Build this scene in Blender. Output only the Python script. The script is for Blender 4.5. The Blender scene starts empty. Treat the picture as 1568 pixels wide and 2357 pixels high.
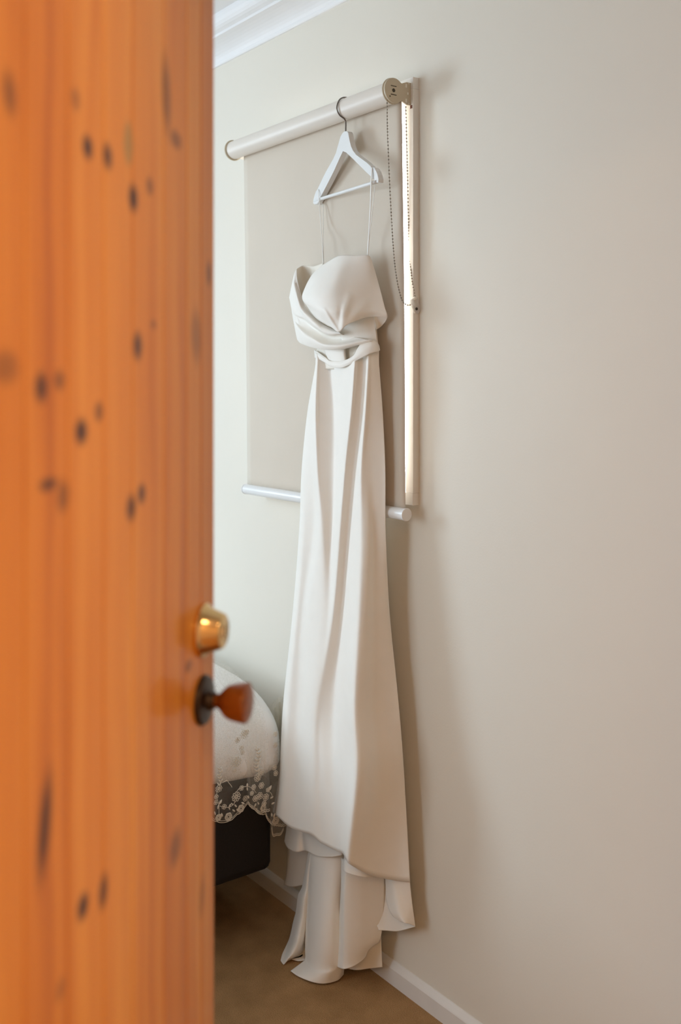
import bpy, bmesh, math, random
from mathutils import Vector, Matrix

random.seed(7)
SC = bpy.context.scene
COL = SC.collection

# ------------------------------------------------------------------ camera
F = 2284.0                 # focal length in photo pixels (35 mm lens, portrait frame)
CX, HY = 784.0, 885.0      # principal column, horizon row
CAMZ = 1.377
FW, RT = (-0.8, 0.6), (0.6, 0.8)     # ground-plane view direction / right direction
cam = bpy.data.cameras.new('camera')
cam_o = bpy.data.objects.new('camera', cam)
COL.objects.link(cam_o)
cam.sensor_fit = 'VERTICAL'
cam.sensor_height = 36.0
cam.sensor_width = 24.0
cam.lens = F / 2357.0 * 36.0
cam.shift_y = -(2357 / 2 - HY) / 2357.0
cam.clip_start = 0.02
cam_o.location = (0, 0, CAMZ)
cam_o.rotation_euler = (math.pi / 2, 0, math.atan2(0.8, 0.6))
cam.dof.use_dof = True
cam.dof.focus_distance = 2.26
cam.dof.aperture_fstop = 2.6
SC.camera = cam_o

# ------------------------------------------------------------------ world, lights, exposure
world = bpy.data.worlds.new('overcast_sky')
SC.world = world
world.use_nodes = True
bg = world.node_tree.nodes['Background']
bg.inputs[0].default_value = (0.86, 0.93, 1.0, 1)
bg.inputs[1].default_value = 2.2

def area(name, loc, target, sx, sy, power, col):
    l = bpy.data.lights.new(name, 'AREA')
    l.shape = 'RECTANGLE'; l.size = sx; l.size_y = sy
    l.energy = power; l.color = col
    o = bpy.data.objects.new(name, l)
    o.location = loc
    o.rotation_euler = (Vector(target) - Vector(loc)).to_track_quat('-Z', 'Y').to_euler()
    COL.objects.link(o)
    return o
# daylight coming in through the two bedroom windows hidden behind the door
area('facing_window_daylight', (-2.30, -1.00, 1.30), (-2.30, 1.0, 0.90), 1.0, 1.60, 10, (0.68, 0.86, 1.0))
area('far_window_daylight', (-4.26, -0.40, 1.62), (0.0, -0.10, 1.10), 0.8, 1.10, 52, (0.68, 0.86, 1.0))
# daylight on the small window behind the blind
area('small_window_daylight', (-2.02, 1.72, 1.58), (-2.02, 1.0, 1.58), 0.64, 0.88, 16, (0.95, 0.97, 1.0))
# warm tungsten ceiling light of the hall, and an added warm fill lamp
area('hall_rear_fill', (0.5, -0.55, 2.33), (0.5, -0.55, 0.0), 0.4, 0.4, 13, (1.0, 0.53, 0.18))  # fill lamp added behind the camera to warm the shaded sides
area('hall_ceiling_light', (0.45, 1.25, 2.33), (0.35, 1.15, 0.0), 0.5, 0.5, 28, (1.0, 0.68, 0.38))

vs = SC.view_settings
vs.view_transform = 'Standard'
vs.look = 'None'
vs.gamma = 1.0
vs.use_curve_mapping = False
vs.exposure = -0.13
SC.cycles.max_bounces = 10
SC.cycles.diffuse_bounces = 6
SC.cycles.transparent_max_bounces = 12

# ------------------------------------------------------------------ projection helpers (photo px -> room)
def ray(px, py):
    r = (px - CX) / F
    return (FW[0] + RT[0] * r, FW[1] + RT[1] * r, -(py - HY) / F)
def WY(px, py, Y):
    d = ray(px, py); t = Y / d[1]
    return Vector((d[0] * t, Y, CAMZ + d[2] * t))
def WX(px, py, X):
    d = ray(px, py); t = X / d[0]
    return Vector((X, d[1] * t, CAMZ + d[2] * t))
def WP(px, py, p0, n):
    d = Vector(ray(px, py)); o = Vector((0, 0, CAMZ))
    t = (p0 - o).dot(n) / d.dot(n)
    return o + d * t
def WF(px, py, z=0.004):
    d = ray(px, py); t = (z - CAMZ) / d[2]
    return Vector((d[0] * t, d[1] * t, z))

# ------------------------------------------------------------------ materials
def newmat(name):
    m = bpy.data.materials.new(name); m.use_nodes = True
    return m, m.node_tree.nodes, m.node_tree.links, m.node_tree.nodes['Principled BSDF']

def mat(name, col, rough=0.5, metal=0.0, noise=0.0, nscale=60.0, bump=0.0, bscale=300.0, sheen=0.0, coat=0.0,
        alpha=1.0, sss=0.0, stretch=(1, 1, 1), trans=0.0, ior=1.45):
    m, N, L, b = newmat(name)
    b.inputs['Base Color'].default_value = (*col, 1)
    b.inputs['Roughness'].default_value = rough
    b.inputs['Metallic'].default_value = metal
    b.inputs['Sheen Weight'].default_value = sheen
    b.inputs['Coat Weight'].default_value = coat
    b.inputs['Alpha'].default_value = alpha
    b.inputs['Transmission Weight'].default_value = trans
    b.inputs['IOR'].default_value = ior
    tc = N.new('ShaderNodeTexCoord')
    mp = N.new('ShaderNodeMapping'); mp.inputs['Scale'].default_value = stretch
    L.new(tc.outputs['Object'], mp.inputs['Vector'])
    if noise > 0:
        n = N.new('ShaderNodeTexNoise'); n.inputs['Scale'].default_value = nscale
        n.inputs['Detail'].default_value = 4
        L.new(mp.outputs[0], n.inputs['Vector'])
        cr = N.new('ShaderNodeValToRGB')
        cr.color_ramp.elements[0].position = 0.3; cr.color_ramp.elements[1].position = 0.7
        cr.color_ramp.elements[0].color = (*[c * (1 - noise) for c in col], 1)
        cr.color_ramp.elements[1].color = (*[min(1, c * (1 + noise)) for c in col], 1)
        L.new(n.outputs['Fac'], cr.inputs['Fac'])
        L.new(cr.outputs['Color'], b.inputs['Base Color'])
    if bump > 0:
        n2 = N.new('ShaderNodeTexNoise'); n2.inputs['Scale'].default_value = bscale
        n2.inputs['Detail'].default_value = 3
        L.new(mp.outputs[0], n2.inputs['Vector'])
        bp = N.new('ShaderNodeBump'); bp.inputs['Strength'].default_value = bump
        bp.inputs['Distance'].default_value = 0.002
        L.new(n2.outputs['Fac'], bp.inputs['Height'])
        L.new(bp.outputs['Normal'], b.inputs['Normal'])
    return m

M = {}
M['wall'] = mat('cream_wall_paint', (0.79, 0.755, 0.675), 0.62, noise=0.012, nscale=3, bump=0.08, bscale=220)
M['hall'] = mat('hall_wall_paint', (0.72, 0.57, 0.40), 0.7, noise=0.01, nscale=4)
M['beigewall'] = mat('beige_wall_paint', (0.38, 0.27, 0.165), 0.7, noise=0.01, nscale=4)  # unseen walls kept dark to cut bounce and deepen the shadows
M['ceil'] = mat('ceiling_paint', (0.86, 0.87, 0.88), 0.7, noise=0.01, nscale=4)
M['gloss'] = mat('white_gloss_trim', (0.80, 0.79, 0.77), 0.35, noise=0.02, nscale=20)
M['cornice'] = mat('cornice_plaster', (0.86, 0.87, 0.89), 0.6, noise=0.01, nscale=8)
M['dress'] = mat('ivory_crepe', (0.92, 0.895, 0.845), 0.55, noise=0.01, nscale=30, bump=0.06, bscale=1400, sheen=0.15)
M['lining'] = mat('ivory_lining', (0.88, 0.83, 0.74), 0.5, noise=0.01, nscale=30)
M['loop'] = mat('clear_ribbon', (0.86, 0.84, 0.80), 0.35, noise=0.02, nscale=80)
M['hanger'] = mat('white_lacquer', (0.83, 0.85, 0.86), 0.32, noise=0.01, nscale=30)
M['steel'] = mat('dark_steel_wire', (0.20, 0.18, 0.16), 0.3, 0.9, noise=0.1, nscale=50)
M['blind'] = mat('blockout_blind_fabric', (0.70, 0.63, 0.54), 0.75, noise=0.015, nscale=6, bump=0.12, bscale=900)
M['blindtube'] = mat('rolled_blind_fabric', (0.80, 0.745, 0.68), 0.42, noise=0.01, nscale=8)
M['bar'] = mat('white_aluminium_bar', (0.84, 0.85, 0.86), 0.3, noise=0.01, nscale=20)
M['beige'] = mat('beige_plastic', (0.60, 0.525, 0.39), 0.45, noise=0.015, nscale=60)
M['tab'] = mat('cream_plastic_tab', (0.85, 0.82, 0.74), 0.45, noise=0.01, nscale=60)
M['dark'] = mat('dark_recess', (0.07, 0.055, 0.035), 0.7, noise=0.1, nscale=60)
M['rust'] = mat('rusty_screw', (0.22, 0.09, 0.06), 0.7, noise=0.2, nscale=200)
M['chain'] = mat('steel_beads', (0.35, 0.31, 0.26), 0.3, 0.9, noise=0.1, nscale=200)
M['clear'] = mat('clear_plastic', (0.85, 0.84, 0.82), 0.15, noise=0.01, nscale=50, alpha=0.45)
M['bedbase'] = mat('dark_brown_upholstery', (0.014, 0.009, 0.008), 0.75, noise=0.25, nscale=300, bump=0.3, bscale=500)
M['leg'] = mat('black_plastic_leg', (0.008, 0.007, 0.006), 0.5, noise=0.1, nscale=60)
M['duvet'] = mat('white_cotton', (0.93, 0.93, 0.93), 0.8, noise=0.01, nscale=12)
M['thread'] = mat('ivory_embroidery_thread', (0.78, 0.73, 0.64), 0.6, noise=0.05, nscale=400)
M['frame'] = mat('window_frame_paint', (0.86, 0.85, 0.82), 0.4, noise=0.01, nscale=20)
M['glass'] = mat('window_glass', (1, 1, 1), 0.0, noise=0.001, nscale=3, trans=1.0, ior=1.02)
M['brass'] = mat('polished_brass', (0.83, 0.58, 0.27), 0.16, 1.0, noise=0.05, nscale=40)
M['bronze'] = mat('dark_bronze_rose', (0.045, 0.03, 0.022), 0.35, 0.6, noise=0.2, nscale=80)
M['amber'] = mat('stained_wood_knob', (0.26, 0.078, 0.008), 0.35, noise=0.15, nscale=30, coat=0.25, stretch=(1, 1, 6))
M['latch'] = mat('lacquered_pine_edge', (0.55, 0.25, 0.08), 0.4, noise=0.1, nscale=30)

def thin_cloth(m, alpha):
    N, L = m.node_tree.nodes, m.node_tree.links
    b = N['Principled BSDF']; col = b.inputs['Base Color'].default_value
    d = N.new('ShaderNodeBsdfDiffuse'); d.inputs['Color'].default_value = col
    t = N.new('ShaderNodeBsdfTranslucent'); t.inputs['Color'].default_value = col
    x = N.new('ShaderNodeBsdfTransparent')
    a = N.new('ShaderNodeMixShader'); a.inputs[0].default_value = 0.45
    L.new(d.outputs[0], a.inputs[1]); L.new(t.outputs[0], a.inputs[2])
    c = N.new('ShaderNodeMixShader')
    L.new(alpha, c.inputs[0]); L.new(x.outputs[0], c.inputs[1]); L.new(a.outputs[0], c.inputs[2])
    L.new(c.outputs[0], N['Material Output'].inputs['Surface'])
def tulle():
    m, N, L, b = newmat('ivory_tulle')
    b.inputs['Base Color'].default_value = (0.88, 0.85, 0.79, 1)
    b.inputs['Roughness'].default_value = 0.8
    tc = N.new('ShaderNodeTexCoord')
    v = N.new('ShaderNodeTexVoronoi'); v.feature = 'DISTANCE_TO_EDGE'; v.inputs['Scale'].default_value = 850
    L.new(tc.outputs['Object'], v.inputs['Vector'])
    mr = N.new('ShaderNodeMapRange')
    mr.inputs['From Min'].default_value = 0.05; mr.inputs['From Max'].default_value = 0.25
    mr.inputs['To Min'].default_value = 0.30; mr.inputs['To Max'].default_value = 0.06
    L.new(v.outputs['Distance'], mr.inputs['Value'])
    thin_cloth(m, mr.outputs[0])
    return m
M['tulle'] = tulle()

def carpet():
    m, N, L, b = newmat('tan_carpet')
    b.inputs['Roughness'].default_value = 0.95
    tc = N.new('ShaderNodeTexCoord')
    n1 = N.new('ShaderNodeTexNoise'); n1.inputs['Scale'].default_value = 420; n1.inputs['Detail'].default_value = 3
    n2 = N.new('ShaderNodeTexNoise'); n2.inputs['Scale'].default_value = 14; n2.inputs['Detail'].default_value = 5
    for n in (n1, n2): L.new(tc.outputs['Object'], n.inputs['Vector'])
    mx = N.new('ShaderNodeMath'); mx.operation = 'MULTIPLY_ADD'
    mx.inputs[1].default_value = 0.55
    L.new(n1.outputs['Fac'], mx.inputs[0])
    ml = N.new('ShaderNodeMath'); ml.operation = 'MULTIPLY'; ml.inputs[1].default_value = 0.45
    L.new(n2.outputs['Fac'], ml.inputs[0]); L.new(ml.outputs[0], mx.inputs[2])
    cr = N.new('ShaderNodeValToRGB')
    cr.color_ramp.elements[0].position = 0.36; cr.color_ramp.elements[0].color = (0.30, 0.165, 0.062, 1)
    cr.color_ramp.elements[1].position = 0.64; cr.color_ramp.elements[1].color = (0.50, 0.295, 0.13, 1)
    L.new(mx.outputs[0], cr.inputs['Fac']); L.new(cr.outputs['Color'], b.inputs['Base Color'])
    bp = N.new('ShaderNodeBump'); bp.inputs['Strength'].default_value = 0.6; bp.inputs['Distance'].default_value = 0.004
    L.new(n1.outputs['Fac'], bp.inputs['Height']); L.new(bp.outputs['Normal'], b.inputs['Normal'])
    return m
M['carpet'] = carpet()

# ------------------------------------------------------------------ mesh helpers
def link(name, me, m=None, parent=None, smooth=False):
    o = bpy.data.objects.new(name, me); COL.objects.link(o)
    if m: me.materials.append(m)
    if smooth:
        for p in me.polygons: p.use_smooth = True
    if parent: o.parent = parent
    return o
def from_bm(name, bm, m=None, parent=None, smooth=False):
    me = bpy.data.meshes.new(name); bmesh.ops.recalc_face_normals(bm, faces=bm.faces[:])
    bm.to_mesh(me); bm.free()
    return link(name, me, m, parent, smooth)
def empty(name, loc=(0, 0, 0)):
    o = bpy.data.objects.new(name, None); o.empty_display_size = 0.05
    o.location = loc; COL.objects.link(o)
    return o
def tag(o, label=None, cat=None, group=None, kind=None):
    if label: o['label'] = label
    if cat: o['category'] = cat
    if group: o['group'] = group
    if kind: o['kind'] = kind
    return o
def box(bm, x0, x1, y0, y1, z0, z1, bevel=0.0):
    vs_ = [bm.verts.new(p) for p in ((x0, y0, z0), (x1, y0, z0), (x1, y1, z0), (x0, y1, z0),
                                     (x0, y0, z1), (x1, y0, z1), (x1, y1, z1), (x0, y1, z1))]
    fs = [bm.faces.new([vs_[i] for i in f]) for f in
          ((0, 1, 2, 3), (4, 7, 6, 5), (0, 4, 5, 1), (1, 5, 6, 2), (2, 6, 7, 3), (3, 7, 4, 0))]
    if bevel:
        es = {e for f in fs for e in f.edges}
        bmesh.ops.bevel(bm, geom=list(es), offset=bevel, segments=2, profile=0.5, affect='EDGES')
def boxo(name, b, m, parent=None, bevel=0.0):
    bm = bmesh.new(); box(bm, *b, bevel=bevel)
    return from_bm(name, bm, m, parent)
def prism(bm, pts, off):
    """pts: list of Vector (planar outline); off: Vector extrusion"""
    a = [bm.verts.new(p) for p in pts]; c = [bm.verts.new(p + off) for p in pts]
    n = len(pts)
    f1 = bm.faces.new(a); f2 = bm.faces.new(c[::-1])
    for i in range(n):
        bm.faces.new((a[i], c[i], c[(i + 1) % n], a[(i + 1) % n]))
    return f1, f2
def lathe(bm, prof, origin, axis, seg=40):
    """prof: (distance along axis, radius)"""
    axis = Vector(axis).normalized()
    u = axis.orthogonal().normalized(); v = axis.cross(u)
    rings = []
    for d, r in prof:
        c = Vector(origin) + axis * d
        if r < 1e-6: rings.append([bm.verts.new(c)])
        else: rings.append([bm.verts.new(c + (u * math.cos(a) + v * math.sin(a)) * r)
                            for a in [2 * math.pi * k / seg for k in range(seg)]])
    for A, B in zip(rings, rings[1:]):
        for k in range(seg):
            k2 = (k + 1) % seg
            if len(A) == 1 and len(B) == 1: continue
            if len(A) == 1: bm.faces.new((A[0], B[k], B[k2]))
            elif len(B) == 1: bm.faces.new((A[k], A[k2], B[0]))
            else: bm.faces.new((A[k], A[k2], B[k2], B[k]))
def cr1(pts, n, closed=False):
    """Catmull-Rom through pts, n samples"""
    P = [Vector(p) for p in pts]; k = len(P); out = []
    for i in range(n):
        t = i / (n - 1) * (k - 1); j = min(int(t), k - 2); u = t - j
        p1, p2 = P[j], P[j + 1]
        p0 = P[j - 1] if j > 0 else p1 * 2 - p2
        p3 = P[j + 2] if j + 2 < k else p2 * 2 - p1
        m1 = (p2 - p0) * 0.5; m2 = (p3 - p1) * 0.5
        u2, u3 = u * u, u * u * u
        out.append(p1 * (2 * u3 - 3 * u2 + 1) + m1 * (u3 - 2 * u2 + u) + p2 * (-2 * u3 + 3 * u2) + m2 * (u3 - u2))
    return out
def tube(bm, pts, r, seg=8, caps=True, rfun=None):
    pts = [Vector(p) for p in pts]; rings = []; nprev = None
    for i, p in enumerate(pts):
        d = (pts[min(i + 1, len(pts) - 1)] - pts[max(i - 1, 0)]).normalized()
        n = d.orthogonal().normalized() if nprev is None else (nprev - d * nprev.dot(d)).normalized()
        nprev = n; b = d.cross(n)
        rr = rfun(i / (len(pts) - 1)) if rfun else r
        rings.append([bm.verts.new(p + (n * math.cos(a) + b * math.sin(a)) * rr)
                      for a in [2 * math.pi * k / seg for k in range(seg)]])
    for A, B in zip(rings, rings[1:]):
        for k in range(seg): bm.faces.new((A[k], A[(k + 1) % seg], B[(k + 1) % seg], B[k]))
    if caps:
        bm.faces.new(rings[0][::-1]); bm.faces.new(rings[-1])
def grid_mesh(name, G, m, parent, thick=0.0012):
    if 'tulle' in name:
        for row in G:
            for p in row: p.y = min(p.y, 1.462)
    nr, nc = len(G), len(G[0])
    vs_ = [p for row in G for p in row]
    fs = [(i * nc + j, i * nc + j + 1, (i + 1) * nc + j + 1, (i + 1) * nc + j)
          for i in range(nr - 1) for j in range(nc - 1)]
    me = bpy.data.meshes.new(name); me.from_pydata([tuple(v) for v in vs_], [], fs); me.update()
    o = link(name, me, m, parent, True)
    if thick:
        s = o.modifiers.new('thickness', 'SOLIDIFY'); s.thickness = thick; s.offset = 0
    return o
def bicubic(rows, nu, nv):
    R = [cr1(r, nu) for r in rows]
    cols = [cr1([r[j] for r in R], nv) for j in range(nu)]
    return [[cols[j][i] for j in range(nu)] for i in range(nv)]
def cloth(name, rows, m, parent, nu=60, nv=60, creases=(), thick=0.0012, soft=0):
    """rows of (photo column, photo row, distance Y from the doorway axis) -> cloth sheet in the room"""
    G = bicubic([[Vector(p) for p in r] for r in rows], nu, nv)
    if soft:
        # even spacing across the cloth, so that folds round off evenly
        for r_i, row in enumerate(G):
            xs_ = [p.x for p in row]
            for j in range(1, len(xs_)): xs_[j] = max(xs_[j], xs_[j - 1] + 1e-4)
            new, k = [], 0
            for j in range(nu):
                t = xs_[0] + (xs_[-1] - xs_[0]) * j / (nu - 1)
                while k < nu - 2 and xs_[k + 1] < t: k += 1
                f_ = min(1, max(0, (t - xs_[k]) / (xs_[k + 1] - xs_[k])))
                q = row[k].lerp(row[k + 1], f_); q.x = t
                new.append(q)
            G[r_i] = new
    for _ in range(soft):
        for row in G:
            z = [p.z for p in row]
            for j in range(2, len(z) - 2): row[j].z = 0.25 * z[j - 1] + 0.5 * z[j] + 0.25 * z[j + 1]
    out = []
    for row in G:
        o = []
        for p in row:
            px, py, Y = p
            for (x0, y0, x1, y1, w, a) in creases:
                dx, dy = x1 - x0, y1 - y0; l2 = dx * dx + dy * dy
                t = ((px - x0) * dx + (py - y0) * dy) / l2
                tt = min(1, max(0, t))
                qx, qy = px - (x0 + dx * tt), py - (y0 + dy * tt)
                Y += a * math.exp(-(qx * qx + qy * qy) / (w * w)) * (math.sin(math.pi * min(1, max(0, 0.12 + 0.88 * tt))) ** 0.6)
            q = WY(px, py, Y)
            if q.z < 0.004: q = WF(px, py, 0.004)
            o.append(q)
        out.append(o)
    return grid_mesh(name, out, m, parent, thick)

# ================================================================== THE SETTING
WALL = 1.472
def ST(o, label, cat):
    return tag(o, label, cat, kind='structure')
ST(boxo('floor', (-4.4, 1.4, -2.7, 3.2, -0.06, 0.0), M['carpet']), 'tan brown carpeted floor below the hanging dress', 'floor')
ST(boxo('ceiling', (-4.4, 1.4, -2.7, 3.2, 2.40, 2.46), M['ceil']), 'white ceiling above the cornice', 'ceiling')

# window wall (with the window opening)
OX0, OX1, OZ0, OZ1 = -2.345, -1.694, 1.135, 2.036
bm = bmesh.new()
xs, zs = (-4.4, OX0, OX1, -0.50), (0.0, OZ0, OZ1, 2.40)
for i in range(3):
    for j in range(3):
        if i == 1 and j == 1: continue
        box(bm, xs[i], xs[i + 1], WALL, WALL + 0.11, zs[j], zs[j + 1])
bmesh.ops.remove_doubles(bm, verts=bm.verts[:], dist=1e-5)
ST(from_bm('wall_right', bm, M['wall']), 'cream painted wall with the window behind the dress', 'wall')
bm = bmesh.new()
box(bm, -4.4, -4.3, -1.04, -0.82, 0, 2.4); box(bm, -4.4, -4.3, 0.02, WALL, 0, 2.4)
box(bm, -4.4, -4.3, -0.82, 0.02, 0, 1.04); box(bm, -4.4, -4.3, -0.82, 0.02, 2.20, 2.4)
ST(from_bm('wall_far', bm, M['beigewall']), 'beige far wall of the bedroom with a window, hidden behind the door', 'wall')
# wall facing the dress, with its window
bm = bmesh.new()
box(bm, -4.4, -2.82, -1.15, -1.05, 0, 2.4); box(bm, -1.78, -0.4, -1.15, -1.05, 0, 2.4)
box(bm, -2.82, -1.78, -1.15, -1.05, 0, 0.48); box(bm, -2.82, -1.78, -1.15, -1.05, 2.12, 2.4)
ST(from_bm('wall_left', bm, M['beigewall']), 'beige wall facing the dress with the big window', 'wall')
# doorway wall between bedroom and hall
bm = bmesh.new()
box(bm, -0.50, -0.40, -1.15, -0.06, 0, 2.4); box(bm, -0.50, -0.40, 0.83, WALL + 0.11, 0, 2.4)
box(bm, -0.50, -0.40, -0.06, 0.83, 2.07, 2.4)
ST(from_bm('wall_doorway', bm, M['beigewall']), 'wall with the doorway the photo is taken through', 'wall')
bm = bmesh.new()
box(bm, 1.1, 1.2, -2.6, 3.1, 0, 2.4); box(bm, -0.40, 1.1, 3.0, 3.1, 0, 2.4)
box(bm, -0.40, -0.05, -2.6, -2.5, 0, 2.4); box(bm, 0.9, 1.1, -2.6, -2.5, 0, 2.4); box(bm, -0.05, 0.9, -2.6, -2.5, 2.32, 2.4)
ST(from_bm('wall_hall', bm, M['hall']), 'warm beige hall walls behind the camera', 'wall')
bm = bmesh.new()
box(bm, -0.51, -0.39, -0.06, -0.03, 0, 2.07); box(bm, -0.51, -0.39, 0.80, 0.83, 0, 2.07); box(bm, -0.51, -0.39, -0.03, 0.80, 2.04, 2.07)
ST(from_bm('trim_2', bm, M['gloss']), 'white door jamb around the doorway', 'trim')

# skirting board: low face, bevelled top
bm = bmesh.new()
prof = [(WALL, 0.0), (1.459, 0.0), (1.459, 0.037), (1.4605, 0.0395), (1.470, 0.0495), (WALL, 0.050)]
prism(bm, [Vector((-4.3, y, z)) for y, z in prof], Vector((3.8, 0, 0)))
ST(from_bm('baseboard_right', bm, M['gloss']), 'low white skirting board along the window wall', 'baseboard')
# cornice: cove with a step
bm = bmesh.new()
prof = [(WALL, 2.316), (1.4665, 2.316), (1.464, 2.319)]
for k in range(1, 9):
    a = k / 8 * math.pi / 2
    prof.append((1.464 - 0.062 * (1 - math.cos(a)), 2.319 + 0.036 * math.sin(a)))
prof += [(1.396, 2.3555), (1.396, 2.3625), (1.390, 2.364)]
for k in range(1, 6):
    a = k / 5 * math.pi / 2
    prof.append((1.390 - 0.024 * math.sin(a), 2.364 + 0.030 * (1 - math.cos(a))))
prof += [(1.366, 2.40), (WALL, 2.40)]
prism(bm, [Vector((-4.3, y, z)) for y, z in prof], Vector((3.8, 0, 0)))
ST(from_bm('trim_1', bm, M['cornice']), 'white stepped plaster cornice where the window wall meets the ceiling', 'cornice')

# window behind the blind
win = ST(empty('window_1', (-2.02, WALL, 1.10)), 'small white framed window mostly covered by the roller blind', 'window')
def wpart(name, b, m, bevel=0.0):
    o = boxo(name, b, m, None, bevel)
    o.parent = win; o.matrix_parent_inverse = Matrix.Translation(win.location).inverted()
    return o
AX0, AX1, AZ0, AZ1, AY = -2.37, -1.670, 1.108, 2.062, 1.4545
wpart('architrave', (AX0, OX0, AY, WALL, AZ0 + 0.027, AZ1 - 0.026), M['frame'])
wpart('architrave', (OX1, AX1, AY, WALL, AZ0 + 0.027, AZ1 - 0.026), M['frame'])
wpart('architrave', (AX0, AX1, AY, WALL, AZ1 - 0.0255, AZ1), M['frame'])
wpart('screw_hole', (WY(947, 246, AY).x - 0.0035, WY(947, 246, AY).x + 0.0035, AY - 0.0006, AY + 0.002, WY(947, 246, AY).z - 0.0036, WY(947, 246, AY).z + 0.0036), M['rust'])
wpart('sill_board', (AX0, AX1, AY - 0.001, WALL, AZ0, AZ0 + 0.0265), M['frame'])
bm = bmesh.new()
box(bm, OX0, OX0 + 0.035, 1.50, 1.54, OZ0, OZ1); box(bm, OX1 - 0.012, OX1, 1.50, 1.54, OZ0, OZ1)
box(bm, OX0 + 0.035, OX1 - 0.012, 1.50, 1.54, OZ0, OZ0 + 0.035); box(bm, OX0 + 0.035, OX1 - 0.012, 1.50, 1.54, OZ1 - 0.035, OZ1)
o = from_bm('sash', bm, M['frame']); o.parent = win; o.matrix_parent_inverse = Matrix.Translation(win.location).inverted()
wpart('pane', (OX0 + 0.034, OX1 - 0.011, 1.517, 1.521, OZ0 + 0.034, OZ1 - 0.034), M['glass'])

# big window of the opposite wall (out of view)
win2 = ST(empty('window_2', (-2.30, -1.05, 0.48)), 'big bedroom window facing the dress', 'window')
bm = bmesh.new()
for b in ((-2.82, -2.78, -1.13, -1.07, 0.48, 2.12), (-1.82, -1.78, -1.13, -1.07, 0.48, 2.12),
          (-2.78, -1.82, -1.13, -1.07, 0.48, 0.52), (-2.78, -1.82, -1.13, -1.07, 2.08, 2.12)):
    box(bm, *b)
o = from_bm('sash', bm, M['frame']); o.parent = win2; o.matrix_parent_inverse = Matrix.Translation(win2.location).inverted()
win3 = ST(empty('window_3', (-4.3, -0.40, 1.04)), 'bedroom window in the far wall', 'window')
bm = bmesh.new()
for b in ((-4.38, -4.32, -0.82, -0.78, 1.04, 2.20), (-4.38, -4.32, -0.02, 0.02, 1.04, 2.20),
          (-4.38, -4.32, -0.78, -0.02, 1.04, 1.08), (-4.38, -4.32, -0.78, -0.02, 2.16, 2.20)):
    box(bm, *b)
o = from_bm('sash', bm, M['frame']); o.parent = win3; o.matrix_parent_inverse = Matrix.Translation(win3.location).inverted()

# ------------------------------------------------------------------ the pine door
DA = math.radians(12.0)
LE = (-0.1516, 1.19)                      # lock edge of the visible face in camera axes (right, forward)
def c2w(r, f): return Vector((FW[0] * f + RT[0] * r, FW[1] * f + RT[1] * r, 0))
lock = c2w(*LE)
dirv = (c2w(-math.sin(DA), -math.cos(DA))).normalized()     # from lock edge towards the hinges
nrm = c2w(math.cos(DA), -math.sin(DA)).normalized()         # out of the visible face
def door_sz(px, py):
    """photo px -> (s from lock edge, z) on the door face"""
    r = (px - CX) / F
    s = (LE[0] - r * LE[1]) / (math.sin(DA) - math.cos(DA) * r)
    dep = LE[1] - math.cos(DA) * s
    return s, CAMZ - dep * (py - HY) / F, dep
door = ST(empty('door_1', (lock.x, lock.y, 0.0)), 'open orange varnished pine door with knots, out of focus', 'door')
# local axes: x = along the face from the lock edge to the hinges, y = into the door, z = up
door.matrix_world = Matrix(((dirv.x, -nrm.x, 0, lock.x), (dirv.y, -nrm.y, 0, lock.y), (0, 0, 1, 0.008), (0, 0, 0, 1)))

KN = [(202, 360, 10, 24, 0, 1), (248, 380, 9, 26, -.12, .9), (307, 475, 9, 27, 0, 1), (345, 447, 7, 18, -.2, .6), (95, 915, 13, 30, .12, .9),
      (137, 898, 11, 20, 0, .6), (187, 1015, 12, 26, .12, 1), (228, 968, 8, 20, .1, .7), (317, 815, 9, 28, 0, .9),
      (353, 765, 5, 10, 0, .5), (112, 1138, 18, 15, 0, .8), (145, 1165, 12, 32, .1, .6), (326, 1155, 8, 20, .05, .85), (302, 1188, 10, 26, .08, .85),
      (383, 235, 9, 75, -.11, .6), (405, 338, 11, 18, 0, .6), (174, 250, 9, 22, 0, .45), (103, 1925, 13, 100, .2, .9),
      (404, 1968, 11, 34, .28, .6), (191, 2108, 11, 26, 0, 1), (238, 2072, 9, 34, .12, .85), (434, 1550, 7, 12, 0, .55),
      (481, 645, 5, 24, 0, .6), (452, 790, 10, 50, -.1, .45), (22, 240, 14, 44, -.2, .6), (12, 870, 26, 34, 0, .5), (140, 2300, 9, 22, .4, .4),
      (465, 2080, 6, 40, .15, .35), (-60, 600, 18, 40, 0, .8), (-80, 1500, 18, 40, .1, .8), (-40, 2000, 14, 40, 0, .8)]
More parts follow.
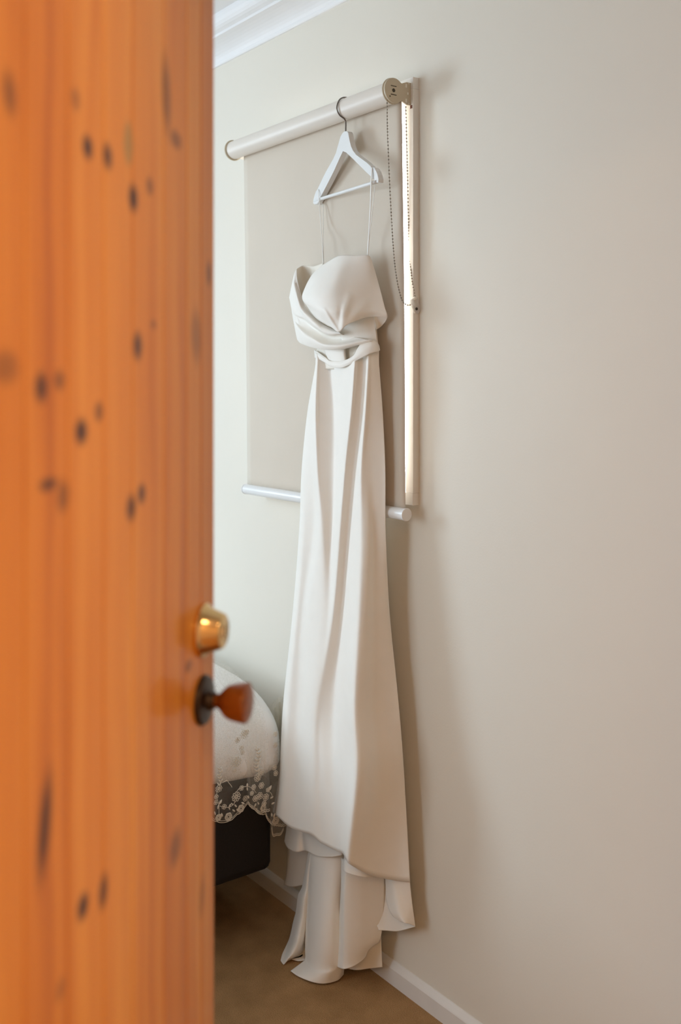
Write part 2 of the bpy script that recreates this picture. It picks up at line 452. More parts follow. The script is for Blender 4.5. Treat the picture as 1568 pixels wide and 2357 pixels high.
def pine():
    m, N, L, b = newmat('varnished_pine')
    b.inputs['Roughness'].default_value = 0.42
    b.inputs['Coat Weight'].default_value = 0.30
    b.inputs['Specular IOR Level'].default_value = 0.25
    b.inputs['Coat Roughness'].default_value = 0.10
    tc = N.new('ShaderNodeTexCoord')
    wob = N.new('ShaderNodeTexNoise'); wob.inputs['Scale'].default_value = 7; wob.inputs['Detail'].default_value = 2
    mpw = N.new('ShaderNodeMapping'); mpw.inputs['Scale'].default_value = (1.6, 1, 0.6)
    L.new(tc.outputs['Object'], mpw.inputs['Vector']); L.new(mpw.outputs[0], wob.inputs['Vector'])
    # knots
    acc = None
    for (px, py, w, h, tilt, k) in KN:
        s, z, dep = door_sz(px, py)
        s2, _, _ = door_sz(px + w, py)
        mp = N.new('ShaderNodeMapping'); mp.vector_type = 'TEXTURE'
        mp.inputs['Location'].default_value = (s, 0, z)
        mp.inputs['Rotation'].default_value = (0, -tilt * 0.8, 0)
        mp.inputs['Scale'].default_value = (abs(s - s2) * 1.2, 50, h * dep / F * 1.2)
        L.new(tc.outputs['Object'], mp.inputs['Vector'])
        ln = N.new('ShaderNodeVectorMath'); ln.operation = 'LENGTH'
        L.new(mp.outputs[0], ln.inputs[0])
        mr = N.new('ShaderNodeMapRange'); mr.interpolation_type = 'SMOOTHSTEP'
        mr.inputs['From Min'].default_value = 0.35; mr.inputs['From Max'].default_value = 1.45
        mr.inputs['To Min'].default_value = k; mr.inputs['To Max'].default_value = 0
        L.new(ln.outputs['Value'], mr.inputs['Value'])
        if acc is None: acc = mr.outputs[0]
        else:
            mx = N.new('ShaderNodeMath'); mx.operation = 'MAXIMUM'
            L.new(acc, mx.inputs[0]); L.new(mr.outputs[0], mx.inputs[1]); acc = mx.outputs[0]
    # grain: long streaks, bent by the wobble
    add = N.new('ShaderNodeVectorMath'); add.operation = 'MULTIPLY_ADD'
    add.inputs[1].default_value = (0.035, 0, 0); 
    L.new(wob.outputs['Color'], add.inputs[0]); L.new(tc.outputs['Object'], add.inputs[2])
    mg = N.new('ShaderNodeMapping'); mg.inputs['Scale'].default_value = (46, 6, 0.9)
    L.new(add.outputs[0], mg.inputs['Vector'])
    g = N.new('ShaderNodeTexNoise'); g.inputs['Scale'].default_value = 1.0; g.inputs['Detail'].default_value = 5
    L.new(mg.outputs[0], g.inputs['Vector'])
    mg2 = N.new('ShaderNodeMapping'); mg2.inputs['Scale'].default_value = (13, 3, 1.6)
    L.new(add.outputs[0], mg2.inputs['Vector'])
    g2 = N.new('ShaderNodeTexNoise'); g2.inputs['Scale'].default_value = 1.0; g2.inputs['Detail'].default_value = 2
    L.new(mg2.outputs[0], g2.inputs['Vector'])
    at = N.new('ShaderNodeAttribute'); at.attribute_type = 'OBJECT'; at.attribute_name = 'tone'
    s1 = N.new('ShaderNodeMath'); s1.operation = 'MULTIPLY_ADD'; s1.inputs[1].default_value = 0.62
    L.new(g.outputs['Fac'], s1.inputs[0])
    s2n = N.new('ShaderNodeMath'); s2n.operation = 'MULTIPLY_ADD'; s2n.inputs[1].default_value = 0.48
    L.new(g2.outputs['Fac'], s2n.inputs[0]); L.new(at.outputs['Fac'], s2n.inputs[2])
    L.new(s2n.outputs[0], s1.inputs[2])
    cr = N.new('ShaderNodeValToRGB')
    e = cr.color_ramp.elements
    e[0].position = 0.30; e[0].color = (0.44, 0.125, 0.012, 1)
    e[1].position = 0.80; e[1].color = (0.80, 0.37, 0.065, 1)
    e2 = cr.color_ramp.elements.new(0.52); e2.color = (0.66, 0.245, 0.028, 1)
    L.new(s1.outputs[0], cr.inputs['Fac'])
    mixk = N.new('ShaderNodeMixRGB'); mixk.inputs['Color2'].default_value = (0.075, 0.026, 0.012, 1)
    L.new(acc, mixk.inputs['Fac']); L.new(cr.outputs['Color'], mixk.inputs['Color1'])
    # pale rubbed spot
    s, z, dep = door_sz(296, 350); sb, _, _ = door_sz(309, 350)
    mp = N.new('ShaderNodeMapping'); mp.vector_type = 'TEXTURE'
    mp.inputs['Location'].default_value = (s, 0, z)
    mp.inputs['Scale'].default_value = (abs(s - sb), 50, 58 * dep / F)
    L.new(tc.outputs['Object'], mp.inputs['Vector'])
    ln = N.new('ShaderNodeVectorMath'); ln.operation = 'LENGTH'; L.new(mp.outputs[0], ln.inputs[0])
    mr = N.new('ShaderNodeMapRange'); mr.interpolation_type = 'SMOOTHSTEP'
    mr.inputs['From Min'].default_value = 0.5; mr.inputs['From Max'].default_value = 1.15
    mr.inputs['To Min'].default_value = 0.75; mr.inputs['To Max'].default_value = 0
    L.new(ln.outputs['Value'], mr.inputs['Value'])
    mixp = N.new('ShaderNodeMixRGB'); mixp.inputs['Color2'].default_value = (0.36, 0.26, 0.085, 1)
    L.new(mr.outputs[0], mixp.inputs['Fac']); L.new(mixk.outputs[0], mixp.inputs['Color1'])
    L.new(mixp.outputs[0], b.inputs['Base Color'])
    return m
M['pine'] = pine()
edges = [0.0, 0.045, 0.091, 0.158, 0.237, 0.300, 0.368, 0.438, 0.505, 0.58, 0.65, 0.735, 0.815]
tones = [0.01, 0.06, 0.02, 0.04, 0.07, 0.03, -0.05, 0.02, 0.0, -0.03, 0.04, -0.02]
for i in range(len(edges) - 1):
    g = 0.0006
    o = boxo('plank', (edges[i] + g, edges[i + 1] - g, 0.0, 0.038, 0.0, 2.03), M['pine'], door, bevel=0.0009)
    o['tone'] = tones[i]
boxo('core', (0.003, 0.812, 0.002, 0.036, 0.001, 2.029), M['latch'], door)
# deadbolt and knob (local axis -y = out of the face)
s_db, z_db, _ = door_sz(466, 1450); z_db -= 0.008
s_kn, z_kn, _ = door_sz(466, 1611); z_kn -= 0.008
bm = bmesh.new()
lathe(bm, [(0, 0), (0, 0.031), (0.004, 0.031), (0.0065, 0.0285), (0.008, 0.0265), (0.024, 0.0205), (0.0258, 0.0195), (0.0268, 0.0175), (0.0268, 0.0)],
      (s_db, 0, z_db), (0, -1, 0), 56)
db = from_bm('deadbolt', bm, M['brass'], door, True); tag(db, 'polished brass deadbolt cylinder')
for p in db.data.polygons: p.use_smooth = True
bm = bmesh.new(); lathe(bm, [(0.0264, 0), (0.0264, 0.0095), (0.0282, 0.0088), (0.0282, 0)], (s_db, 0, z_db), (0, -1, 0), 32)
from_bm('key_plug', bm, M['brass'], db, False)
bm = bmesh.new(); box(bm, s_db - 0.0008, s_db + 0.0008, -0.0287, -0.0275, z_db - 0.0055, z_db + 0.0055)
from_bm('keyhole', bm, M['dark'], db)
bm = bmesh.new()
lathe(bm, [(0, 0), (0, 0.0285), (0.003, 0.0285), (0.006, 0.0265), (0.0075, 0.020), (0.0085, 0.012), (0.016, 0.0095), (0.016, 0)],
      (s_kn, 0, z_kn), (0, -1, 0), 48)
rose = from_bm('knob_rose', bm, M['bronze'], door, True); tag(rose, 'dark bronze rose of the door knob')
bm = bmesh.new()
lathe(bm, [(0.0125, 0), (0.0125, 0.0072), (0.018, 0.0072), (0.021, 0.0088), (0.025, 0.0130), (0.029, 0.0170), (0.034, 0.0198), (0.041, 0.0215), (0.049, 0.0226), (0.0530, 0.0230),
           (0.0545, 0.0226), (0.0560, 0.0205), (0.0578, 0.0140), (0.0588, 0.007), (0.0590, 0)], (s_kn, 0, z_kn), (0, -1, 0), 56)
kn = from_bm('knob', bm, M['amber'], door, True); tag(kn, 'amber stained wooden door knob')

def crisp(o):
    e = o.modifiers.new('crisp_edges', 'EDGE_SPLIT'); e.split_angle = math.radians(38)
for o in (db, rose, kn): crisp(o)
# ================================================================== ROLLER BLIND
RY = 1.407
pr = WY(908, 210, RY); pl = WY(537, 347, RY)
RZ = (pr.z + pl.z) / 2; RXR, RXL = pr.x, pl.x
blind = tag(empty('roller_blind', (-2.02, RY, 1.1)), 'beige roller blind with cream tube over the window behind the dress', 'roller blind')
def bl(o):
    o.parent = blind; o.matrix_parent_inverse = Matrix.Translation(blind.location).inverted(); return o
RR = 0.0245
bm = bmesh.new(); lathe(bm, [(0, 0), (0, RR), (RXR - RXL - 0.012, RR), (RXR - RXL - 0.012, 0)], (RXL + 0.006, RY, RZ), (1, 0, 0), 64)
crisp(bl(from_bm('tube', bm, M['blindtube'], None, True)))
# fabric: hangs from the back of the tube, its lower end swings a little
FY = RY + RR - 0.001
tl, tr = WY(561, 362, FY), WY(924, 240, FY)
btl, btr = WY(571, 1112, FY), WY(932, 1160, FY)
zb = 1.098
G = []
for i in range(41):
    v = i / 40
    z = RZ + 0.01 + (zb - RZ - 0.01) * v
    xl = tl.x + (btl.x - tl.x) * v; xr = tr.x + (btr.x - tr.x) * v
    xr += 0.004 * math.sin(math.pi * v) * 0
    row = []
    for j in range(31):
        u = j / 30
        y = FY + 0.0022 * math.sin(math.pi * v) * math.cos(2 * math.pi * u) - 0.0015 * math.sin(3.1 * u + 2 * v)
        row.append(Vector((xl + (xr - xl) * u, y, z)))
    G.append(row)
bl(grid_mesh('fabric', G, M['blind'], None, 0.0008))
# bottom bar
bm = bmesh.new(); lathe(bm, [(0, 0), (0, 0.0135), (btr.x - btl.x + 0.012, 0.0135), (btr.x - btl.x + 0.012, 0)], (btl.x - 0.006, FY - 0.002, zb - 0.008), (1, 0, 0), 32)
bar = bl(from_bm('bottom_bar', bm, M['bar'], None, True))
crisp(bar)
for x0, d in ((btl.x - 0.006, -1), (btr.x + 0.006, 1)):
    bm = bmesh.new(); lathe(bm, [(0, 0), (0, 0.0145), (0.003, 0.0145), (0.004, 0.013), (0.004, 0)], (x0, FY - 0.002, zb - 0.008), (d, 0, 0), 32)
    bl(from_bm('bar_end_cap', bm, M['bar']))
# left end disc
bm = bmesh.new(); lathe(bm, [(0, 0), (0, 0.0275), (0.003, 0.0285), (0.005, 0.0275), (0.005, 0.0258), (0.007, 0.0258), (0.007, 0)], (RXL - 0.001, RY, RZ), (1, 0, 0), 48)
bl(from_bm('end_disc', bm, M['beige']))
bm = bmesh.new(); box(bm, RXL - 0.003, RXL - 0.001, RY - 0.012, AY, RZ - 0.02, RZ + 0.02)
bl(from_bm('bracket', bm, M['tab']))
# right drive: disc, chain wheel housing, wall bracket
DXR = RXR
pc = WX(911, 209, DXR)
bm = bmesh.new(); lathe(bm, [(-0.010, 0), (-0.010, 0.0275), (-0.0085, 0.0288), (-0.0065, 0.0288), (-0.005, 0.027), (-0.0035, 0.027), (-0.0035, 0)], (DXR, RY, pc.z), (1, 0, 0), 56)
drv = bl(from_bm('chain_wheel', bm, M['beige']))
out = []
for k in range(40):
    a = math.radians(-52) - k / 39 * math.radians(360 - 104)
    out.append(Vector((DXR - 0.0035, RY + 0.0275 * math.cos(a), pc.z + 0.0275 * math.sin(a))))
out = [Vector((DXR - 0.0035, RY + 0.0275 * math.cos(t), pc.z + 0.0275 * math.sin(t))) for t in
       [math.radians(48) + k / 39 * math.radians(264) for k in range(40)]]
for (py_, pz_) in ((0.0215, -0.0195), (0.029, -0.0225), (0.036, -0.025), (AY - RY, -0.025), (AY - RY, 0.025), (0.036, 0.025), (0.029, 0.0225), (0.0215, 0.0195)):
    out.append(Vector((DXR - 0.0035, RY + py_, pc.z + pz_)))
bm = bmesh.new(); prism(bm, out, Vector((0.0035, 0, 0)))
br = bl(from_bm('bracket', bm, M['beige'])); tag(br, 'beige plastic drive bracket of the blind')
def brp(name, bm, m):
    o = from_bm(name, bm, m); o.parent = br
    o.matrix_parent_inverse = (Matrix.Translation(blind.location)).inverted() @ Matrix.Identity(4)
    o.matrix_parent_inverse = Matrix.Identity(4)
    return o
for (dy, dz, hy, hz) in ((0.034, 0.0165, 0.0019, 0.0042), (0.034, -0.0165, 0.0019, 0.0042), (0.039, 0.0, 0.0014, 0.0026), (0.042, 0.0225, 0.0013, 0.0016), (0.042, -0.0225, 0.0013, 0.0020)):
    bm = bmesh.new(); box(bm, DXR - 0.001, DXR + 0.0006, RY + dy - hy, RY + dy + hy, pc.z + dz - hz, pc.z + dz + hz, bevel=0.0003)
    brp('lit_slot', bm, M['tab'])  # cream blocks stand in for light showing through the bracket holes
bm = bmesh.new(); lathe(bm, [(-0.001, 0), (-0.001, 0.0042), (0.0005, 0.0042), (0.0005, 0)], (DXR, RY - 0.002, pc.z), (1, 0, 0), 20); brp('axle_hole', bm, M['dark'])
for sg in (1, -1):
    bm = bmesh.new(); box(bm, DXR - 0.001, DXR + 0.0005, RY - 0.010, RY + 0.006, pc.z + sg * 0.0095 - 0.0008, pc.z + sg * 0.0095 + 0.0008); brp('moulded_slit', bm, M['dark'])
bm = bmesh.new(); lathe(bm, [(-0.001, 0), (-0.001, 0.0016), (0.0005, 0.0016), (0.0005, 0)], (DXR, RY - 0.0125, pc.z - 0.0145), (1, 0, 0), 12); brp('pin_hole', bm, M['dark'])
# screw mark on the frame under the bracket
# bead chain loop
XC = DXR - 0.0075
front = [(891, 222), (892, 300), (896, 400), (901, 500), (907, 590), (914, 645), (921, 676), (927, 693), (935, 701), (944, 702), (951, 696), (955, 686),
         (954, 676), (948, 640), (943, 580), (940, 500), (938, 400), (936, 320), (934, 240)]
ys = [RY - 0.028, RY - 0.026, RY - 0.022, RY - 0.016, RY - 0.008, RY + 0.002, RY + 0.012, RY + 0.022, RY + 0.032, RY + 0.042, RY + 0.050, RY + 0.053,
      RY + 0.052, RY + 0.046, RY + 0.041, RY + 0.037, RY + 0.033, RY + 0.030, RY + 0.028]
path = [WY(px, py, y) for (px, py), y in zip(front, ys)]
# keep the chain in the wheel's plane near the top: use the X of the wheel
path = [WX(px, py, XC + 0.001) if i in (0, 1, 2, 3, 4, 14, 15, 16, 17, 18) else p for i, ((px, py), p) in enumerate(zip(front, path))]
dense = cr1(path, 900)
bm = bmesh.new(); acc = 0; sp = 0.0062; last = dense[0]
tube(bm, dense[::4], 0.0005, 5)
for p in dense:
    acc += (p - last).length; last = p
    if acc >= sp:
        acc = 0
        bmesh.ops.create_icosphere(bm, subdivisions=1, radius=0.0021, matrix=Matrix.Translation(p))
ch = bl(from_bm('bead_chain', bm, M['chain'], None, True)); ch['kind'] = 'stuff'; tag(ch, 'steel bead chain loop of the blind')

# clear plastic chain tensioner screwed to the frame/wall
ten = tag(empty('chain_tensioner', WY(957, 716, WALL)), 'small clear plastic chain holder screwed beside the window', 'chain holder')
def tn(o):
    o.parent = ten; o.matrix_parent_inverse = Matrix.Translation(ten.location).inverted(); return o
pt = WY(956, 700, 1.452)
bm = bmesh.new()
xt = AX1 + 0.0006
o1 = [WX(px, py, xt) for px, py in ((945, 690), (952, 683), (959, 686), (963, 700), (965, 716), (961, 722), (954, 721), (950, 712), (946, 702))]
prism(bm, o1, Vector((0.004, 0, 0)))
tn(from_bm('body', bm, M['clear']))
bm = bmesh.new(); q = WX(959, 711, xt + 0.004); lathe(bm, [(0, 0), (0, 0.0035), (0.0015, 0.003), (0.0015, 0)], q, (1, 0, 0), 16)
tn(from_bm('screw', bm, M['dark']))
bm = bmesh.new(); bmesh.ops.create_icosphere(bm, subdivisions=2, radius=0.0045, matrix=Matrix.Translation(WX(955, 687, xt + 0.004)))
tn(from_bm('chain_connector', bm, M['tab'], None, True))
bm = bmesh.new(); tube(bm, cr1([WX(949, 702, xt + 0.005), WX(952, 714, xt + 0.006), WX(956, 721, xt + 0.006)], 8), 0.0011, 6)
tn(from_bm('clip', bm, M['tab'], None, True))

# ================================================================== COAT HANGER
HP0 = WY(797, 330, 1.402)
HD = Vector((-0.992, 0.1265, 0)).normalized()
HN = Vector((HD.y, -HD.x, 0))            # faces the wall side or the room side; make it face the room
if HN.y > 0: HN = -HN
hang = tag(empty('coat_hanger', HP0), 'white wooden coat hanger with steel hook hung on the blind tube', 'coat hanger')
def hg(o):
    o.parent = hang; o.matrix_parent_inverse = Matrix.Translation(hang.location).inverted(); return o
fr = HP0 + HN * 0.006
def H(px, py): return WP(px, py, fr, HN)
outer_l = [(796, 301.5), (791.5, 302.5), (788, 306), (783.5, 314), (780, 326), (777.5, 340), (774, 353), (767, 368), (758, 382), (750, 396), (743, 410), (737, 423), (734, 431), (731, 435.5), (727, 440), (723.5, 450), (721, 460), (720.5, 468), (724, 471), (731, 469)]
inner = [(736, 457), (745, 440), (758, 415), (770, 391), (781, 366), (789.5, 346), (797, 351), (812, 365), (828, 381), (843, 396), (856, 408), (862, 413)]
outer_r = [(866, 421), (871, 420), (871.5, 412), (869.5, 403), (866, 394), (862, 386.5), (859, 384.5), (856.5, 388.5), (855, 387.5), (853, 382), (845, 375), (833, 366), (820, 356.5), (812, 348), (807.5, 338), (804.5, 326), (803, 314), (801.5, 305.5), (799.5, 302.3)]
bm = bmesh.new()
f1, f2 = prism(bm, [H(*p) for p in outer_l + inner + outer_r], -HN * 0.0135)
es = list(f1.edges) + list(f2.edges)
bmesh.ops.bevel(bm, geom=es, offset=0.0016, segments=3, profile=0.5, affect='EDGES')
hg(from_bm('body', bm, M['hanger']))
bm = bmesh.new()
b0 = WP(725, 462, HP0 + HN * 0.004, HN); b1 = WP(868, 418, HP0 + HN * 0.004, HN)
tube(bm, [b0 + (b1 - b0) * k / 10 for k in range(11)], 0.0040, 16)
hg(from_bm('crossbar', bm, M['hanger'], None, True))
hk = WP(796, 304, HP0 - HN * 0.001, HN)
zt = RZ + RR + 0.0022
pts = [hk, hk + Vector((0, 0, 0.022)), Vector((hk.x + 0.0, hk.y - 0.004, hk.z + 0.030)), Vector((hk.x - 0.001, RY - RR * 0.72 - 0.003, RZ - RR * 0.72)),
       Vector((hk.x - 0.002, RY - RR - 0.0035, RZ - 0.002)), Vector((hk.x - 0.002, RY - RR * 0.75 - 0.001, RZ + RR * 0.78)),
       Vector((hk.x - 0.002, RY - 0.001, zt)), Vector((hk.x - 0.001, RY + RR * 0.72, RZ + RR * 0.80)), Vector((hk.x, RY + RR * 0.98, RZ + RR * 0.42))]
bm = bmesh.new(); tube(bm, cr1(pts, 60), 0.0017, 10)
hg(from_bm('hook', bm, M['steel'], None, True))

# ================================================================== WEDDING DRESS
dress = tag(empty('wedding_dress', (-1.80, 1.38, 0.0)), 'long ivory wedding dress hanging from the white coat hanger', 'dress')
INV = Matrix.Translation(dress.location).inverted()
def dr(o):
    o.parent = dress; o.matrix_parent_inverse = INV; return o
# ---- skirt, front
rows_x = {
 845: [726, 727, 728.5, 730.5, 736, 760, 770, 814, 820, 836, 841, 845, 849, 852, 860, 868, 873],
 950: [708, 713, 722, 728, 734, 765, 778, 807, 812, 831, 835, 839, 843, 846, 860, 875, 881],
 1080: [695, 702, 722, 730, 738, 768, 784, 793, 798, 816, 822, 829, 834, 838, 858, 880, 887],
 1224: [689, 697, 723, 735, 745, 763, 772, 781, 786, 803, 810, 828, 837, 842, 862, 882, 888],
 1412: [674, 682, 698, 715, 740, 757, 762, 766, 770, 788, 795, 812, 829, 834, 862, 890, 897],
 1624: [652, 660, 688, 706, 716, 726, 731, 736, 742, 770, 780, 800, 817, 824, 862, 903, 918],
 1780: [643, 652, 680, 705, 716, 724, 730, 737, 745, 768, 778, 803, 822, 829, 870, 914, 930]}
rows_y = {
 845: [1.388, 1.386, 1.384, 1.3835, 1.387, 1.396, 1.390, 1.368, 1.371, 1.380, 1.378, 1.376, 1.3775, 1.380, 1.387, 1.395, 1.400],
 950: [1.392, 1.386, 1.382, 1.380, 1.385, 1.397, 1.389, 1.368, 1.371, 1.381, 1.379, 1.375, 1.377, 1.380, 1.391, 1.402, 1.407],
 1080: [1.394, 1.387, 1.384, 1.379, 1.383, 1.394, 1.382, 1.372, 1.375, 1.385, 1.381, 1.375, 1.377, 1.380, 1.393, 1.406, 1.409],
 1224: [1.392, 1.385, 1.388, 1.381, 1.381, 1.390, 1.383, 1.375, 1.377, 1.387, 1.382, 1.375, 1.3765, 1.380, 1.395, 1.407, 1.410],
 1412: [1.390, 1.381, 1.384, 1.379, 1.376, 1.378, 1.377, 1.375, 1.377, 1.387, 1.381, 1.371, 1.367, 1.370, 1.391, 1.415, 1.424],
 1624: [1.384, 1.372, 1.377, 1.370, 1.365, 1.364, 1.365, 1.367, 1.370, 1.382, 1.374, 1.360, 1.352, 1.356, 1.386, 1.418, 1.428],
 1780: [1.378, 1.364, 1.368, 1.360, 1.356, 1.355, 1.356, 1.358, 1.361, 1.370, 1.363, 1.348, 1.341, 1.346, 1.380, 1.415, 1.430]}
rows_y[1780][8:11] = [1.357, 1.360, 1.356]; rows_y[1624][8:11] = [1.369, 1.377, 1.370]
hem = [(628, 1868, 1.372), (640, 1880, 1.356), (668, 1904, 1.357), (697, 1915, 1.352), (712, 1919, 1.350), (722, 1925, 1.349), (730, 1932, 1.350), (740, 1941, 1.352),
       (750, 1946, 1.350), (767, 1955, 1.349), (778, 1960, 1.346), (790, 1965, 1.338), (797, 1979, 1.328), (808, 1991, 1.336), (850, 2013, 1.372), (905, 2026, 1.412), (944, 2031, 1.432)]
for k in (950, 1080, 1224, 1412, 1624, 1780):
    e = min(1.0, (k - 850) / 500)
    rows_x[k][12] -= 4 * e; rows_x[k][13] += 9 * e
    rows_y[k][13] = rows_y[k][12] + 0.0040
for k in rows_y:
    y_ = rows_y[k]
    mean = [sum(y_[max(0, i - 3):i + 4]) / len(y_[max(0, i - 3):i + 4]) for i in range(17)]
    rows_y[k] = [y_[i] + (0.5 * (y_[i] - mean[i]) if 1 < i < 13 else 0) for i in range(17)]
wgt = [0.3, .9] + [1] * 11 + [.95, .55, .15, 0]
push = {1224: .004, 1412: .008, 1624: .014, 1780: .018}
for k, d in push.items(): rows_y[k] = [y - d * w_ for y, w_ in zip(rows_y[k], wgt)]
hem = [(x, y, d - .020 * w_) for (x, y, d), w_ in zip(hem, wgt)]
rows = [[(x, k, y) for x, y in zip(rows_x[k], rows_y[k])] for k in sorted(rows_x)] + [hem]
top_y = [812, 812, 813, 814, 818, 832, 836, 829, 824, 817, 813, 810, 808, 806, 802, 798, 796]
rows.insert(0, [(x, y, d + 0.006) for x, y, d in zip(rows_x[845], top_y, rows_y[845])])
dr(cloth('skirt_front', rows, M['dress'], None, nu=190, nv=150, soft=14))
# ---- skirt, back panel (against the blind and the wall)
ks = sorted(rows_x)
rows = []
for k in ks:
    l, r = rows_x[k][0], rows_x[k][-1]; yl, yr = rows_y[k][0], rows_y[k][-1]
    yb = 1.409 if k < 1300 else 1.436
    rows.append([(l, k, yl), (l + (r - l) * .2, k, min(yb, yl + .012)), (l + (r - l) * .5, k, yb), (l + (r - l) * .8, k, yb), (r, k, yr)])
rows.append([(628, 1868, 1.372), (690, 1910, 1.42), (770, 1955, 1.44), (860, 2010, 1.44), (944, 2031, 1.432)])
dr(cloth('skirt_back', rows, M['dress'], None, nu=40, nv=60))
# ---- right-hand panel continuing below the front hem
rows = [[(884, 1990, 1.425), (905, 1990, 1.424), (925, 1990, 1.430), (940, 1992, 1.436)],
        [(888, 2036, 1.418), (905, 2036, 1.416), (926, 2036, 1.426), (944.5, 2036, 1.435)],
        [(890, 2071, 1.415), (910, 2070, 1.412), (930, 2070, 1.424), (948, 2069, 1.436)],
        [(901, 2103, 1.412), (917, 2102, 1.409), (936, 2101, 1.422), (952, 2100, 1.436)],
        [(922, 2121, 1.412), (932, 2124, 1.412), (944, 2127, 1.424), (956, 2132, 1.436)]]
dr(cloth('side_panel', rows, M['dress'], None, nu=30, nv=40))
rows = [[(858, 1995, 1.425), (880, 2000, 1.432), (905, 2005, 1.436), (930, 2010, 1.440)],
        [(860, 2060, 1.420), (885, 2062, 1.434), (912, 2066, 1.440), (940, 2070, 1.444)],
        [(866, 2120, 1.420), (890, 2124, 1.434), (918, 2126, 1.440), (950, 2122, 1.444)],
        [(872, 2141, 1.420), (890, 2142, 1.432), (918, 2143, 1.440), (956, 2133, 1.438)]]
dr(cloth('side_lining', rows, M['dress'], None, nu=30, nv=30))
# ---- inner flounce peeping below the front hem
rows = [[(661, 1876, 1.405), (670, 1882, 1.396), (686, 1892, 1.388), (698, 1898, 1.392), (706, 1902, 1.386), (735, 1918, 1.378), (760, 1932, 1.376), (784, 1946, 1.378), (790, 1955, 1.380)],
        [(660, 1905, 1.405), (668, 1918, 1.394), (685, 1926, 1.385), (697, 1926, 1.390), (704, 1930, 1.380), (733, 1945, 1.373), (760, 1950, 1.371), (784, 1957, 1.375), (791, 1962, 1.380)],
        [(655, 1937, 1.402), (663, 1952, 1.388), (682, 1961, 1.378), (700, 1958, 1.390), (709, 1960, 1.374), (733, 1971, 1.367), (762, 1972.5, 1.366), (784, 1969, 1.374), (792, 1968, 1.382)]]
dr(cloth('flounce', rows, M['dress'], None, nu=70, nv=24))
rows = [[(795, 1962, 1.352), (800, 1968, 1.346), (822, 1985, 1.352), (845, 1997, 1.368), (862, 2004, 1.385)],
        [(790.5, 1984, 1.350), (797, 1990, 1.340), (822, 2003, 1.350), (845, 2010, 1.368), (863, 2014, 1.388)],
        [(789.5, 1999, 1.352), (797, 2008, 1.338), (824, 2016, 1.350), (846, 2019.5, 1.368), (866, 2021, 1.390)]]
dr(cloth('flounce', rows, M['dress'], None, nu=40, nv=20))
# ---- train: five falls of cloth
rows = [[(664, 1930, 1.436), (682, 1935, 1.426), (712, 1940, 1.425)],
        [(661, 1990, 1.436), (680, 1990, 1.426), (708, 1990, 1.427)],
        [(659, 2015, 1.436), (678, 2018, 1.425), (704, 2018, 1.427)],
        [(654, 2036.5, 1.438), (673, 2041, 1.424), (698, 2037, 1.424)]]
dr(cloth('train_fall', rows, M['dress'], None, nu=24, nv=30))
rows = [[(712, 1950, 1.400), (718, 1952, 1.390), (724, 1955, 1.395), (728, 1955, 1.41)],
        [(703, 2003, 1.398), (708, 2005, 1.384), (714, 2006, 1.388), (718, 2006, 1.405)],
        [(696, 2040, 1.394), (704, 2043, 1.378), (711, 2046, 1.383), (715, 2048, 1.40)],
        [(686, 2062, 1.390), (697, 2068, 1.368), (707, 2072, 1.374), (713, 2075, 1.395)],
        [(682, 2095, 1.386), (693, 2100, 1.362), (704, 2104, 1.368), (712, 2108, 1.39)],
        [(675, 2123, 1.378), (687, 2130, 1.352), (700, 2136, 1.360), (711, 2140, 1.386)],
        [(667, 2158, 1.366), (679, 2165, 1.338), (692, 2172, 1.345), (706, 2176, 1.38)],
        [(657, 2181, 1.354), (668, 2190, 1.326), (680, 2196, 1.332), (697, 2200, 1.372)],
        [(650, 2196, 1.342), (658, 2206, 1.315), (667, 2207, 1.320), (680, 2206, 1.36)],
        [(646, 2211, 1.330), (653, 2220, 1.308), (659, 2214, 1.312), (668, 2208, 1.345)]]
dr(cloth('train_fall', rows, M['dress'], None, nu=40, nv=110))
rows = [[(690, 2120, 1.40), (705, 2125, 1.392), (725, 2130, 1.395)],
        [(683, 2170, 1.39), (700, 2172, 1.375), (725, 2176, 1.385)],
        [(681, 2200, 1.378), (698, 2206, 1.362), (725, 2206, 1.375)],
        [(668, 2207, 1.378), (690, 2212, 1.366), (722, 2207, 1.378)]]
dr(cloth('train_fall', rows, M['dress'], None, nu=24, nv=30))
def fl(px, py): return (px, py, WF(px, py).y)
rows = [[(716, 1945, 1.392), (726, 1948, 1.380), (745, 1955, 1.374), (765, 1960, 1.378), (785, 1960, 1.388), (797, 1960, 1.398)],
        [(709, 2030, 1.384), (721, 2032, 1.368), (742, 2034, 1.363), (764, 2036, 1.370), (782, 2036, 1.384), (795, 2035, 1.398)],
        [(704, 2110, 1.372), (717, 2114, 1.353), (740, 2116, 1.348), (763, 2116, 1.359), (782, 2114, 1.380), (796, 2112, 1.398)],
        [(702.5, 2170, 1.360), (715, 2176, 1.341), (738, 2180, 1.338), (763, 2180, 1.352), (784, 2176, 1.376), (797, 2172, 1.395)],
        [(703, 2206, 1.350), (714, 2217, 1.333), (735, 2224, 1.333), (760, 2224, 1.348), (784, 2216, 1.374), (796, 2208, 1.393)],
        [(697, 2214, 1.340), (707, 2231, 1.325), (730, 2241, 1.326), (756, 2241, 1.342), (783, 2231, 1.373), (793, 2222, 1.390)],
        [fl(669, 2235), fl(688, 2248), fl(718, 2260), fl(746, 2264), fl(776, 2257), fl(791, 2243)]]
dr(cloth('train_fall', rows, M['dress'], None, nu=60, nv=90))
